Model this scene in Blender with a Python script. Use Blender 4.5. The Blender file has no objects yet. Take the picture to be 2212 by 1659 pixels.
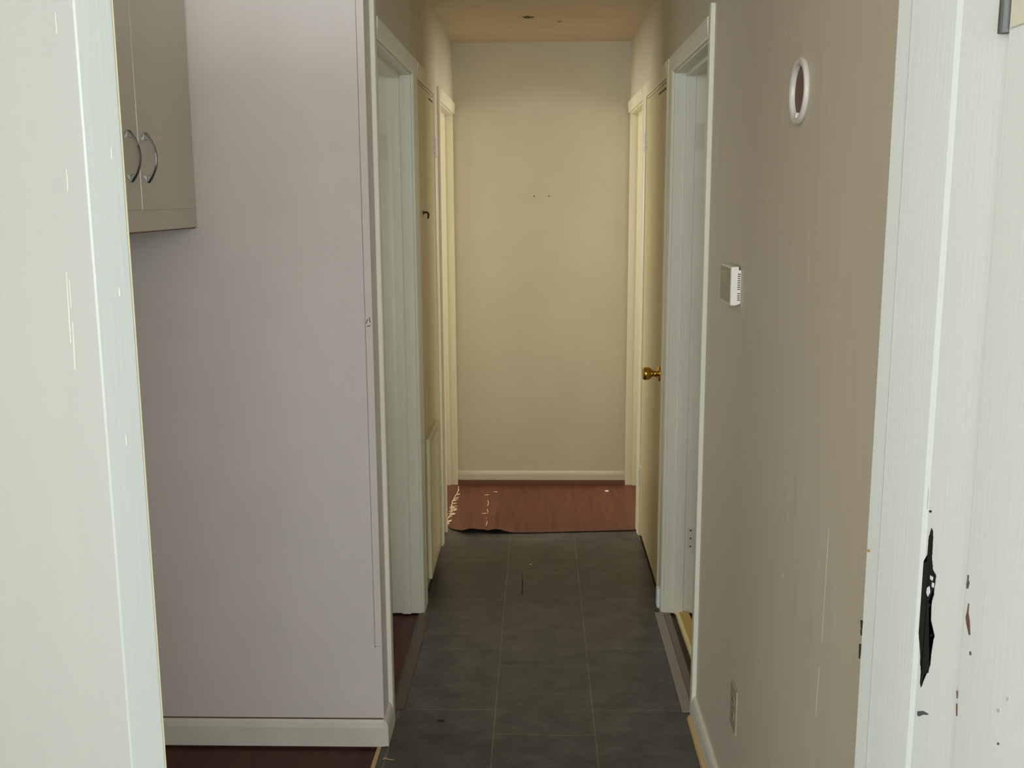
import bpy, bmesh, math, random
from mathutils import Vector, Matrix, noise
random.seed(7)
C = bpy.context.scene.collection

# ------------------------------------------------------------------ materials
def lin(c):
    return tuple(((v / 255.0 + 0.055) / 1.055) ** 2.4 if v > 10 else v / 255.0 / 12.92 for v in c) + (1.0,)

def new_mat(name):
    m = bpy.data.materials.new(name); m.use_nodes = True
    nt = m.node_tree; b = nt.nodes['Principled BSDF']
    return m, nt, b

def coords(nt, scale=(1, 1, 1)):
    tc = nt.nodes.new('ShaderNodeTexCoord'); mp = nt.nodes.new('ShaderNodeMapping')
    mp.inputs['Scale'].default_value = scale
    nt.links.new(tc.outputs['Object'], mp.inputs['Vector'])
    return mp.outputs['Vector']

def paint(name, col, rough=0.5, var=0.06, vscale=(6, 6, 6), bump=0.0, bscale=(400, 400, 400), spec=0.5, dirt=None):
    """painted surface: faint mottling in the paint film and a fine relief"""
    m, nt, b = new_mat(name)
    n = nt.nodes.new('ShaderNodeTexNoise'); n.inputs['Scale'].default_value = 1; n.inputs['Detail'].default_value = 6
    nt.links.new(coords(nt, vscale), n.inputs['Vector'])
    r = nt.nodes.new('ShaderNodeValToRGB')
    c = lin(col)
    r.color_ramp.elements[0].position = 0.3; r.color_ramp.elements[1].position = 0.72
    r.color_ramp.elements[0].color = tuple(v * (1 - var) for v in c[:3]) + (1,)
    r.color_ramp.elements[1].color = tuple(min(1, v * (1 + var)) for v in c[:3]) + (1,)
    nt.links.new(n.outputs['Fac'], r.inputs['Fac'])
    out = r.outputs['Color']
    if dirt:
        d = nt.nodes.new('ShaderNodeTexNoise'); d.inputs['Scale'].default_value = 1; d.inputs['Detail'].default_value = 8
        nt.links.new(coords(nt, dirt[1]), d.inputs['Vector'])
        dr = nt.nodes.new('ShaderNodeValToRGB')
        dr.color_ramp.elements[0].position = dirt[2]; dr.color_ramp.elements[1].position = dirt[2] + 0.04
        nt.links.new(d.outputs['Fac'], dr.inputs['Fac'])
        mx = nt.nodes.new('ShaderNodeMix'); mx.data_type = 'RGBA'
        nt.links.new(dr.outputs['Color'], mx.inputs['Factor'])
        nt.links.new(out, mx.inputs[6]); mx.inputs[7].default_value = lin(dirt[0])
        out = mx.outputs[2]
    nt.links.new(out, b.inputs['Base Color'])
    b.inputs['Roughness'].default_value = rough
    b.inputs['Specular IOR Level'].default_value = spec
    if bump:
        n2 = nt.nodes.new('ShaderNodeTexNoise'); n2.inputs['Scale'].default_value = 1; n2.inputs['Detail'].default_value = 3
        nt.links.new(coords(nt, bscale), n2.inputs['Vector'])
        bp = nt.nodes.new('ShaderNodeBump'); bp.inputs['Strength'].default_value = bump; bp.inputs['Distance'].default_value = 0.002
        nt.links.new(n2.outputs['Fac'], bp.inputs['Height'])
        nt.links.new(bp.outputs['Normal'], b.inputs['Normal'])
    return m

def plain(name, col, rough=0.5, metal=0.0, spec=0.5):
    m, nt, b = new_mat(name)
    n = nt.nodes.new('ShaderNodeTexNoise'); n.inputs['Scale'].default_value = 1
    nt.links.new(coords(nt, (60, 60, 60)), n.inputs['Vector'])
    r = nt.nodes.new('ShaderNodeValToRGB'); c = lin(col)
    r.color_ramp.elements[0].color = tuple(v * 0.92 for v in c[:3]) + (1,)
    r.color_ramp.elements[1].color = tuple(min(1, v * 1.06) for v in c[:3]) + (1,)
    nt.links.new(n.outputs['Fac'], r.inputs['Fac']); nt.links.new(r.outputs['Color'], b.inputs['Base Color'])
    b.inputs['Roughness'].default_value = rough; b.inputs['Metallic'].default_value = metal
    b.inputs['Specular IOR Level'].default_value = spec
    return m

def tile_mat():
    m, nt, b = new_mat('slate_vinyl_tile')
    tc = nt.nodes.new('ShaderNodeTexCoord')
    sp = nt.nodes.new('ShaderNodeSeparateXYZ'); nt.links.new(tc.outputs['Object'], sp.inputs[0])
    ax = nt.nodes.new('ShaderNodeMath'); ax.operation = 'ADD'; ax.inputs[1].default_value = 0.138
    ay = nt.nodes.new('ShaderNodeMath'); ay.operation = 'ADD'; ay.inputs[1].default_value = -3.04
    nt.links.new(sp.outputs['X'], ax.inputs[0]); nt.links.new(sp.outputs['Y'], ay.inputs[0])
    # wavy sheet: the printed joints wander by a few millimetres
    wn = nt.nodes.new('ShaderNodeTexNoise'); wn.inputs['Scale'].default_value = 7.0; wn.inputs['Detail'].default_value = 0
    nt.links.new(tc.outputs['Object'], wn.inputs['Vector'])
    ws = nt.nodes.new('ShaderNodeMath'); ws.operation = 'MULTIPLY_ADD'; ws.inputs[1].default_value = 0.02; ws.inputs[2].default_value = -0.01
    nt.links.new(wn.outputs['Fac'], ws.inputs[0])
    ad = nt.nodes.new('ShaderNodeMath'); ad.operation = 'ADD'
    nt.links.new(ay.outputs[0], ad.inputs[0]); nt.links.new(ws.outputs[0], ad.inputs[1])
    cb = nt.nodes.new('ShaderNodeCombineXYZ'); nt.links.new(ad.outputs[0], cb.inputs[0]); nt.links.new(ax.outputs[0], cb.inputs[1])
    br = nt.nodes.new('ShaderNodeTexBrick'); br.offset = 0.33; br.offset_frequency = 2; br.squash = 1
    br.inputs['Scale'].default_value = 1; br.inputs['Brick Width'].default_value = 0.4575; br.inputs['Row Height'].default_value = 0.308
    br.inputs['Mortar Size'].default_value = 0.0019; br.inputs['Mortar Smooth'].default_value = 0.3; br.inputs['Bias'].default_value = 0
    br.inputs['Color1'].default_value = lin((83, 81, 76)); br.inputs['Color2'].default_value = lin((73, 71, 67)); br.inputs['Mortar'].default_value = lin((112, 109, 98))
    nt.links.new(cb.outputs[0], br.inputs['Vector'])
    mott = nt.nodes.new('ShaderNodeTexNoise'); mott.inputs['Scale'].default_value = 9; mott.inputs['Detail'].default_value = 10; mott.inputs['Roughness'].default_value = 0.68
    nt.links.new(tc.outputs['Object'], mott.inputs['Vector'])
    fine = nt.nodes.new('ShaderNodeTexNoise'); fine.inputs['Scale'].default_value = 1; fine.inputs['Detail'].default_value = 4
    nt.links.new(coords(nt, (420, 110, 100)), fine.inputs['Vector'])
    mr = nt.nodes.new('ShaderNodeMapRange'); mr.inputs['From Min'].default_value = 0.3; mr.inputs['From Max'].default_value = 0.7
    mr.inputs['To Min'].default_value = 0.62; mr.inputs['To Max'].default_value = 1.42
    nt.links.new(mott.outputs['Fac'], mr.inputs['Value'])
    mr2 = nt.nodes.new('ShaderNodeMapRange'); mr2.inputs['From Min'].default_value = 0.3; mr2.inputs['From Max'].default_value = 0.7
    mr2.inputs['To Min'].default_value = 0.7; mr2.inputs['To Max'].default_value = 1.3
    nt.links.new(fine.outputs['Fac'], mr2.inputs['Value'])
    mm = nt.nodes.new('ShaderNodeMath'); mm.operation = 'MULTIPLY'
    nt.links.new(mr.outputs[0], mm.inputs[0]); nt.links.new(mr2.outputs[0], mm.inputs[1])
    vm = nt.nodes.new('ShaderNodeVectorMath'); vm.operation = 'SCALE'
    nt.links.new(br.outputs['Color'], vm.inputs[0]); nt.links.new(mm.outputs[0], vm.inputs['Scale'])
    nt.links.new(vm.outputs[0], b.inputs['Base Color'])
    b.inputs['Roughness'].default_value = 0.3; b.inputs['Specular IOR Level'].default_value = 0.28
    bp = nt.nodes.new('ShaderNodeBump'); bp.inputs['Strength'].default_value = 0.25; bp.inputs['Distance'].default_value = 0.001
    nt.links.new(fine.outputs['Fac'], bp.inputs['Height']); nt.links.new(bp.outputs['Normal'], b.inputs['Normal'])
    return m

def wood_mat(name, c1, c2, seam, along='Y', rough=0.35, plank=0.095, length=0.9):
    m, nt, b = new_mat(name)
    tc = nt.nodes.new('ShaderNodeTexCoord')
    sp = nt.nodes.new('ShaderNodeSeparateXYZ'); nt.links.new(tc.outputs['Object'], sp.inputs[0])
    cb = nt.nodes.new('ShaderNodeCombineXYZ')
    if along == 'Y':
        nt.links.new(sp.outputs['Y'], cb.inputs[0]); nt.links.new(sp.outputs['X'], cb.inputs[1])
    else:
        nt.links.new(sp.outputs['X'], cb.inputs[0]); nt.links.new(sp.outputs['Y'], cb.inputs[1])
    br = nt.nodes.new('ShaderNodeTexBrick'); br.offset = 0.43
    br.inputs['Scale'].default_value = 1; br.inputs['Brick Width'].default_value = length; br.inputs['Row Height'].default_value = plank
    br.inputs['Mortar Size'].default_value = 0.0006; br.inputs['Bias'].default_value = 0
    br.inputs['Color1'].default_value = lin(c1); br.inputs['Color2'].default_value = lin(c2); br.inputs['Mortar'].default_value = lin(seam)
    nt.links.new(cb.outputs[0], br.inputs['Vector'])
    g = nt.nodes.new('ShaderNodeTexNoise'); g.inputs['Scale'].default_value = 1; g.inputs['Detail'].default_value = 7; g.inputs['Distortion'].default_value = 0.4
    nt.links.new(coords(nt, (45, 3, 1) if along == 'Y' else (3, 45, 1)), g.inputs['Vector'])
    mr = nt.nodes.new('ShaderNodeMapRange'); mr.inputs['From Min'].default_value = 0.3; mr.inputs['From Max'].default_value = 0.7
    mr.inputs['To Min'].default_value = 0.78; mr.inputs['To Max'].default_value = 1.22
    nt.links.new(g.outputs['Fac'], mr.inputs['Value'])
    vm = nt.nodes.new('ShaderNodeVectorMath'); vm.operation = 'SCALE'
    nt.links.new(br.outputs['Color'], vm.inputs[0]); nt.links.new(mr.outputs[0], vm.inputs['Scale'])
    nt.links.new(vm.outputs[0], b.inputs['Base Color'])
    b.inputs['Roughness'].default_value = rough; b.inputs['Specular IOR Level'].default_value = 0.22
    return m

M = {}
M['near_wall'] = paint('stippled_grey_wall', (222, 212, 204), 0.55, 0.03, (5, 5, 5), 0.35, (260, 260, 260), 0.35)
M['right_wall'] = paint('streaked_taupe_wall', (206, 194, 174), 0.55, 0.03, (40, 40, 2.2), 0.3, (330, 330, 330), 0.3)
M['cream_wall'] = paint('cream_wall', (200, 190, 163), 0.6, 0.03, (4, 4, 4), 0.25, (200, 200, 200), 0.3)
M['ceiling'] = paint('cream_ceiling', (220, 205, 178), 0.7, 0.04, (6, 6, 6), 0.3, (150, 150, 150), 0.2)
M['room_wall'] = paint('pale_room_wall', (222, 216, 200), 0.7, 0.02)
M['white'] = paint('cool_white_gloss', (233, 239, 238), 0.4, 0.025, (3, 3, 1.2), 0.12, (160, 160, 9), 0.5)  # one even cool white paint
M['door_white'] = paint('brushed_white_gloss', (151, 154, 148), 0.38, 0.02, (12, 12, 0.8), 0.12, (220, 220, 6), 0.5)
M['trim'] = paint('aged_white_trim', (228, 225, 206), 0.4, 0.04, (5, 5, 2), 0.15, (160, 160, 12), 0.5)
M['trim_cream'] = paint('ivory_trim', (226, 217, 184), 0.42, 0.03, (5, 5, 2), 0.15, (160, 160, 12), 0.45)
M['leaf_cream'] = paint('cream_door_paint', (206, 191, 145), 0.42, 0.03, (6, 6, 1.5), 0.15, (160, 160, 12), 0.45)
M['base_scuffed'] = paint('scuffed_baseboard', (220, 214, 198), 0.45, 0.05, (9, 9, 9), 0.12, (120, 120, 120), 0.45, dirt=((120, 85, 62), (42, 42, 60), 0.735))
M['cabinet'] = paint('cabinet_grey_beige', (196, 186, 168), 0.22, 0.015, (8, 8, 8), 0, spec=0.5)
M['tile'] = tile_mat()
M['wood_far'] = wood_mat('red_brown_wood_sheet', (97, 56, 39), (86, 49, 33), (84, 50, 34), 'Y', 0.38, 0.11, 1.2)
M['wood_near'] = wood_mat('dark_brown_wood', (80, 44, 29), (62, 34, 23), (36, 20, 14), 'Y', 0.35, 0.075, 0.8)
M['brown_shoe'] = plain('brown_wood_strip', (110, 72, 50), 0.5)
M['chrome'] = plain('polished_chrome', (112, 111, 107), 0.12, 1.0)
M['brass'] = plain('polished_brass', (214, 170, 78), 0.16, 1.0)
M['plate'] = plain('painted_hinge', (218, 214, 196), 0.4, 0.0)
M['steel'] = plain('dull_steel', (86, 88, 86), 0.5, 0.3)
M['plastic'] = plain('white_plastic', (236, 230, 222), 0.4)
M['plastic_dull'] = plain('aged_white_plastic', (218, 211, 200), 0.35)
M['socket'] = plain('almond_plastic', (176, 152, 134), 0.4)
M['plastic_grey'] = plain('grey_beige_plastic', (168, 156, 136), 0.45)
M['lcd'] = plain('grey_display', (128, 126, 104), 0.2)
M['dark'] = plain('dark_slot', (40, 34, 28), 0.7)
M['ring_core'] = plain('brown_hollow', (120, 96, 78), 0.75)
M['black_wear'] = plain('bare_black_wear', (18, 16, 18), 0.55)
M['grey_wear'] = plain('grey_scuff', (92, 92, 98), 0.6)
M['seam_brown'] = plain('brown_paint_seam', (132, 114, 102), 0.6)
M['seam'] = plain('grey_paint_seam', (168, 174, 168), 0.6)
M['white_leaf'] = paint('white_leaf_gloss', (222, 227, 224), 0.4, 0.02, (3, 3, 1.2), 0.1, (160, 160, 9), 0.5)
M['rust_wear'] = plain('brown_scuff', (108, 80, 68), 0.6)
M['worn_edge'] = plain('yellowed_edge', (160, 152, 118), 0.5)
M['run'] = plain('pale_paint_run', (182, 183, 172), 0.35)
M['strip_taupe'] = plain('taupe_vinyl_strip', (150, 138, 124), 0.4)
M['strip_mid'] = plain('brown_vinyl_lip', (122, 104, 88), 0.4)
M['strip_dark'] = plain('dark_brown_strip', (86, 66, 52), 0.3)
M['yellow'] = plain('yellow_strip', (206, 170, 84), 0.4)
M['yellow_pale'] = plain('pale_yellow_edge', (246, 232, 164), 0.4)
M['tan'] = plain('raw_tan_wood', (200, 168, 116), 0.6)
M['splinter'] = plain('torn_paper', (232, 212, 168), 0.8)
M['bronze'] = plain('dark_bronze', (62, 44, 24), 0.45, 0.6)
M['stain'] = plain('dark_stain', (96, 78, 46), 0.8)
M['grille'] = paint('grille_paint', (216, 208, 172), 0.45, 0.03)

# ------------------------------------------------------------------ mesh helpers
def B():
    return bmesh.new()

def box(bm, x0, x1, y0, y1, z0, z1):
    vs = [bm.verts.new((x, y, z)) for z in (z0, z1) for y in (y0, y1) for x in (x0, x1)]
    for f in ((0, 2, 3, 1), (4, 5, 7, 6), (0, 1, 5, 4), (2, 6, 7, 3), (0, 4, 6, 2), (1, 3, 7, 5)):
        bm.faces.new([vs[i] for i in f])
    return bm

def prism(bm, pts, fn, a0, a1):
    """closed outline pts swept from a0 to a1; fn(u, v, a) gives the point"""
    lo = [bm.verts.new(fn(u, v, a0)) for u, v in pts]
    hi = [bm.verts.new(fn(u, v, a1)) for u, v in pts]
    n = len(pts)
    bm.faces.new(lo[::-1]); bm.faces.new(hi)
    for i in range(n):
        bm.faces.new((lo[i], lo[(i + 1) % n], hi[(i + 1) % n], hi[i]))
    return bm

def lathe(bm, prof, fn, n=40):
    """prof: (radius, height) pairs, fn(x, y, h)"""
    rings = []
    for r, h in prof:
        rings.append([bm.verts.new(fn(r * math.cos(2 * math.pi * i / n), r * math.sin(2 * math.pi * i / n), h)) for i in range(n)])
    for a, b_ in zip(rings, rings[1:]):
        for i in range(n):
            bm.faces.new((a[i], a[(i + 1) % n], b_[(i + 1) % n], b_[i]))
    bm.faces.new(rings[0][::-1]); bm.faces.new(rings[-1])
    return bm

def tube(bm, path, rad, n=10):
    rings = []
    for i, p in enumerate(path):
        p = Vector(p)
        d = (Vector(path[min(i + 1, len(path) - 1)]) - Vector(path[max(i - 1, 0)])).normalized()
        a = d.orthogonal().normalized(); b_ = d.cross(a)
        r = rad[i] if isinstance(rad, (list, tuple)) else rad
        rings.append([p + a * r * math.cos(2 * math.pi * k / n) + b_ * r * math.sin(2 * math.pi * k / n) for k in range(n)])
    # keep the rings from twisting
    for i in range(1, len(rings)):
        best = min(range(n), key=lambda s: sum((rings[i][(k + s) % n] - rings[i - 1][k]).length for k in range(n)))
        rings[i] = rings[i][best:] + rings[i][:best]
    vr = [[bm.verts.new(q) for q in r] for r in rings]
    for a, b_ in zip(vr, vr[1:]):
        for k in range(n):
            bm.faces.new((a[k], a[(k + 1) % n], b_[(k + 1) % n], b_[k]))
    bm.faces.new(vr[0][::-1]); bm.faces.new(vr[-1])
    return bm

def obj(name, bm, mat, parent=None, bevel=0.0, smooth=False, seg=2):
    bmesh.ops.recalc_face_normals(bm, faces=bm.faces)
    me = bpy.data.meshes.new(name); bm.to_mesh(me); bm.free()
    me.materials.append(mat)
    if smooth:
        for p in me.polygons: p.use_smooth = True
    o = bpy.data.objects.new(name, me); C.objects.link(o)
    if parent is not None: o.parent = parent; o.matrix_parent_inverse = Matrix()
    if bevel:
        md = o.modifiers.new('bevel', 'BEVEL'); md.width = bevel; md.segments = seg; md.limit_method = 'ANGLE'; md.harden_normals = False
        for p in me.polygons: p.use_smooth = False
    return o

def struct(name, bm, mat, label, cat, bevel=0.0):
    o = obj(name, bm, mat, None, bevel)
    o['kind'] = 'structure'; o['label'] = label; o['category'] = cat
    return o

def tag(o, label, cat, group=None):
    o['label'] = label; o['category'] = cat
    if group: o['group'] = group
    return o

def thing(name, loc, label, cat, group=None):
    o = bpy.data.objects.new(name, None); C.objects.link(o); o.location = loc
    o.empty_display_size = 0.05
    return tag(o, label, cat, group)

def rel(fn, loc):
    return fn

# ------------------------------------------------------------------ dimensions (metres); camera at the origin of the plan
H = 1.6
XL, XR = -0.459, 0.486          # hall wall faces
CL, CR = -0.446, 0.473          # casing faces
TW = 0.115                      # partition thickness
YF = 2.82                       # kitchen end wall
YE = 5.67                       # end wall of the hall
ZC = 2.41
ZH = 2.035                      # heads of the door openings
# openings (y0, y1)
OL1 = (2.985, 3.81); DL = (3.955, 4.595); OL2 = (4.865, 5.645)
OR1 = (3.045, 3.825); DR = (4.00, 4.765); OR2 = (4.905, 5.650)

# ------------------------------------------------------------------ floors and ceiling
bm = B(); box(bm, XL - 0.012, XR, 1.10, 4.90, -0.004, 0.0)
box(bm, -0.40, XR, -1.7, 1.10, -0.004, 0.0)
struct('floor', bm, M['tile'], 'dark slate grey tile floor running down the hall', 'floor')
bm = B(); box(bm, -2.8, 2.8, 2.80, 7.1, -0.05, -0.006); box(bm, -3.4, 2.5, -2.1, 2.80, -0.05, -0.006)
struct('floor_wood', bm, M['wood_near'], 'dark brown wood floor left of the tiles and in the side rooms', 'floor')

# red-brown sheet at the end of the hall, its front edge lifted and torn on the left
def front_edge(x):
    pts = [(-0.70, 4.93), (-0.458, 4.90), (-0.43, 4.85), (-0.371, 4.803), (-0.30, 4.79), (-0.262, 4.815), (-0.255, 4.79), (-0.145, 4.79), (0.05, 4.80), (0.17, 4.812), (0.464, 4.838), (0.75, 4.86)]
    for (a, ya), (b_, yb) in zip(pts, pts[1:]):
        if a <= x <= b_: return ya + (yb - ya) * (x - a) / (b_ - a)
    return 4.85
bm = B(); nx, ny = 120, 14; grid = []
for i in range(nx + 1):
    x = -0.62 + (1.28) * i / nx; y0 = front_edge(x); col = []
    lift = 0.020 * math.exp(-((x + 0.32) / 0.05) ** 2) + 0.019 * math.exp(-((x + 0.205) / 0.05) ** 2) + 0.003
    for j in range(ny + 1):
        t = (j / ny) ** 1.8
        y = y0 + (5.69 - y0) * t
        z = 0.002 + lift * max(0, 1 - (y - y0) / 0.10) ** 2
        col.append(bm.verts.new((x, y, z)))
    grid.append(col)
for i in range(nx):
    for j in range(ny):
        bm.faces.new((grid[i][j], grid[i + 1][j], grid[i + 1][j + 1], grid[i][j + 1]))
far = struct('floor_far', bm, M['wood_far'], 'red brown wood sheet floor with torn front edge at end of hall', 'floor')
md = far.modifiers.new('thick', 'SOLIDIFY'); md.thickness = 0.0016; md.offset = -1
def sliver(bm, x, y, ln, wd, ang, z=0.0032):
    c, s = math.cos(ang), math.sin(ang)
    pts = [(-ln / 2, 0), (-ln * 0.1, wd / 2), (ln / 2, wd * 0.15), (ln * 0.1, -wd / 2)]
    lo = [bm.verts.new((x + u * c - v * s, y + u * s + v * c, z)) for u, v in pts]
    hi = [bm.verts.new((x + u * c - v * s, y + u * s + v * c, z + 0.0012)) for u, v in pts]
    bm.faces.new(lo[::-1]); bm.faces.new(hi)
    for k in range(4): bm.faces.new((lo[k], lo[(k + 1) % 4], hi[(k + 1) % 4], hi[k]))
bm = B()
for k in range(40):
    t = k / 39.0
    y = 5.60 - 0.68 * t
    x = -0.452 - 0.010 * t + 0.006 * math.sin(t * 11)
    sliver(bm, x + random.uniform(-.002, .002), y, random.uniform(.022, .034), random.uniform(.003, .006), 1.57 + random.uniform(-.2, .2))
    if 0.22 < t and random.random() < 0.62:
        L = random.uniform(.02, .05)
        sliver(bm, x + L * 0.35, y + L * 0.2, L, random.uniform(.006, .014), random.uniform(0.35, 1.0))
    if 0.5 < t < 0.8 and random.random() < 0.4:
        L = random.uniform(.012, .022); sliver(bm, x - L * 0.4, y, L, .006, random.uniform(-.6, .2))
o = obj('torn_edge', bm, M['splinter'], far); o['label'] = 'pale torn paper backing along the ripped seam'
bm = B()
for k in range(16):
    y = 5.33 - 0.028 * k
    if k in (4, 5, 9, 10, 12): continue
    sliver(bm, -0.272 + random.uniform(-.003, .003) + 0.0008 * k, y, random.uniform(.018, .03), random.uniform(.003, .007), 1.57 + random.uniform(-.3, .3))
for px, py in ((-0.285, 5.44), (-0.282, 5.10), (-0.24, 5.5)):
    sliver(bm, px, py, .026, .010, 0.2)
o = obj('torn_seam', bm, M['splinter'], far)
o['label'] = 'short pale rip in the wood sheet'

# kitchen/side ceiling is one plate
bm = B(); box(bm, -2.8, 2.8, 2.80, 7.1, ZC, ZC + 0.06); box(bm, -3.4, 2.5, -2.1, 2.80, ZC, ZC + 0.06)
ceil = struct('ceiling', bm, M['ceiling'], 'cream painted ceiling above the hall', 'ceiling')
def blot(bm, cx, cy, rx, ry, z, n=14, t=0.0015):
    pts = []
    for k in range(n):
        a = 2 * math.pi * k / n; q = random.uniform(0.65, 1.2)
        pts.append((cx + rx * q * math.cos(a), cy + ry * q * math.sin(a)))
    prism(bm, pts, lambda u, v, a: (u, v, a), z - t, z + 0.0005)
bm = B(); blot(bm, -0.051, 4.91, 0.026, 0.034, ZC); o = obj('ceiling_stain', bm, M['stain'], ceil); o['label'] = 'dark patch on the hall ceiling'
bm = B(); blot(bm, 0.097, 5.03, 0.014, 0.02, ZC); o = obj('ceiling_stain', bm, paint('faint_stain', (168, 146, 106), 0.8), ceil); o['label'] = 'faint patch on the hall ceiling'

# ------------------------------------------------------------------ walls
bm = B(); box(bm, XL - TW, XR + TW, YE, YE + 0.1, -0.05, ZC + 0.05)
struct('wall_end', bm, M['cream_wall'], 'plain cream wall closing off the far end of the hall', 'wall')

def hall_wall(x0, x1, y_start, openings):
    bm = B(); y = y_start
    for a, b_ in openings:
        box(bm, x0, x1, y, a - 0.018, -0.05, ZC + 0.05)
        box(bm, x0, x1, a - 0.018, b_ + 0.018, ZH + 0.018, ZC + 0.05)
        y = b_ + 0.018
    if y < YE: box(bm, x0, x1, y, 7.0, -0.05, ZC + 0.05)
    return bm
struct('wall_left', hall_wall(XL - TW, XL, YF + 0.10, [OL1, DL, OL2]), M['cream_wall'], 'cream hall wall on the left with three door openings', 'wall')
struct('wall_right', hall_wall(XR, XR + TW, OR1[0] - 0.019, [OR1, DR, OR2]), M['cream_wall'], 'cream hall wall on the right with three door openings', 'wall')
bm = B(); box(bm, XR, XR + TW, 1.10, OR1[0] - 0.018, -0.05, ZC + 0.05)
wr = struct('wall_right_near', bm, M['right_wall'], 'taupe streaked wall carrying the thermostat and round ring', 'wall')
bm = B()
for (y, z0, z1, dy, w) in ((1.676, 0.845, 1.055, 0.004, 0.0011), (1.690, 0.70, 0.80, 0.004, 0.0006), (2.02, 0.99, 1.0, 0.001, 0.0009), (1.97, 0.85, 0.862, 0.001, 0.0009)):
    prism(bm, [(y + dy - w * .3, z0), (y + dy + w * .3, z0), (y + w, (z0 + z1) / 2), (y - dy + w * .3, z1), (y - dy - w * .3, z1), (y - w, (z0 + z1) / 2)], lambda u, v, d: (d, u, v), XR - 0.0005, XR + 0.0005)
o = obj('wallpaper_crease', bm, M['right_wall'], wr); o['label'] = 'thin upright crease in the wall covering'
bm = B(); box(bm, -3.3, XL, YF, YF + 0.10, -0.05, ZC + 0.05)
struct('wall_front', bm, M['near_wall'], 'stippled grey wall beside the hall entrance', 'wall')
bm = B(); box(bm, -1.37, -1.25, 1.50, YF, 1.50, ZC + 0.05)
struct('wall_kitchen', bm, M['near_wall'], 'grey soffit wall carrying the hanging cabinet', 'wall')  # left open below so the added kitchen light passes under the cabinet
bm = B(); box(bm, -3.3, -0.965, 1.575, 1.655, -0.05, ZC + 0.05)
struct('wall_stub', bm, M['near_wall'], 'wall that carries the open white door on the left', 'wall')
# side rooms
for sd, x_in, nm, lab in ((-1, XL - TW, 'wall_side_left', 'pale walls of the rooms left of the hall'), (1, XR + TW, 'wall_side_right', 'pale walls of the rooms right of the hall')):
    bm = B()
    xo0, xo1 = sorted((sd * 2.0, sd * 2.1)); xi0, xi1 = sorted((x_in, sd * 2.05))
    for a, b_ in ((2.8, 3.2), (4.0, 5.1), (6.1, 7.1)): box(bm, xo0, xo1, a, b_, -0.05, ZC + 0.05)
    for a, b_, z0, z1 in ((3.2, 4.0, 0.9, 2.1), (5.1, 6.1, 1.3, 1.95)):
        box(bm, xo0, xo1, a, b_, -0.05, z0); box(bm, xo0, xo1, a, b_, z1, ZC + 0.05)
    box(bm, xi0, xi1, 4.74, 4.82, -0.05, ZC + 0.05); box(bm, xi0, xi1, 7.0, 7.1, -0.05, ZC + 0.05)  # unseen dividing walls added so the end rooms are bright, near rooms dim
    if sd > 0: box(bm, xi0, xi1, 2.80, 2.90, -0.05, ZC + 0.05)
    struct(nm, bm, M['room_wall'], lab, 'wall')
bm = B(); box(bm, -3.4, -3.3, 1.4, 1.6, -0.05, ZC + 0.05); box(bm, -3.4, -3.3, 2.7, 2.95, -0.05, ZC + 0.05); box(bm, -3.4, -3.3, 1.6, 2.7, -0.05, 0.9); box(bm, -3.4, -3.3, 1.6, 2.7, 2.1, ZC + 0.05)  # window opening added here to let the kitchen fill light in
struct('wall_kitchen_side', bm, M['room_wall'], 'pale unseen kitchen wall with an added window behind the hanging cabinet', 'wall')
# bright entry room around the camera, open to daylight along its back
WX0, WX1, WZ0, WZ1, WY = -2.2, 2.2, 1.15, 2.36, -2.0
bm = B()
box(bm, -2.4, WX0, WY - 0.1, WY, -0.05, ZC + 0.05); box(bm, WX1, 2.4, WY - 0.1, WY, -0.05, ZC + 0.05)
box(bm, WX0, WX1, WY - 0.1, WY, -0.05, WZ0); box(bm, WX0, WX1, WY - 0.1, WY, WZ1, ZC + 0.05)
struct('wall_back', bm, M['near_wall'], 'grey wall with the wide window behind the viewer', 'wall')
bm = B(); box(bm, -2.5, -2.4, -2.1, 1.50, -0.05, ZC + 0.05); box(bm, 2.4, 2.5, -2.1, 1.12, -0.05, ZC + 0.05)
struct('wall_entry', bm, M['room_wall'], 'pale side walls of the entry room', 'wall')
bm = B(); box(bm, 0.392, 2.4, 0.868, 1.12, -0.05, ZC + 0.05)
struct('wall_pier', bm, M['near_wall'], 'wall carrying the white door jamb on the right', 'wall')

# ------------------------------------------------------------------ door frames
def casing_profile(w, t):
    return [(0, 0), (0, t * 0.55), (w * 0.10, t * 0.8), (w * 0.5, t * 0.92), (w * 0.72, t), (w * 0.95, t), (w, t * 0.85), (w, 0)]

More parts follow.
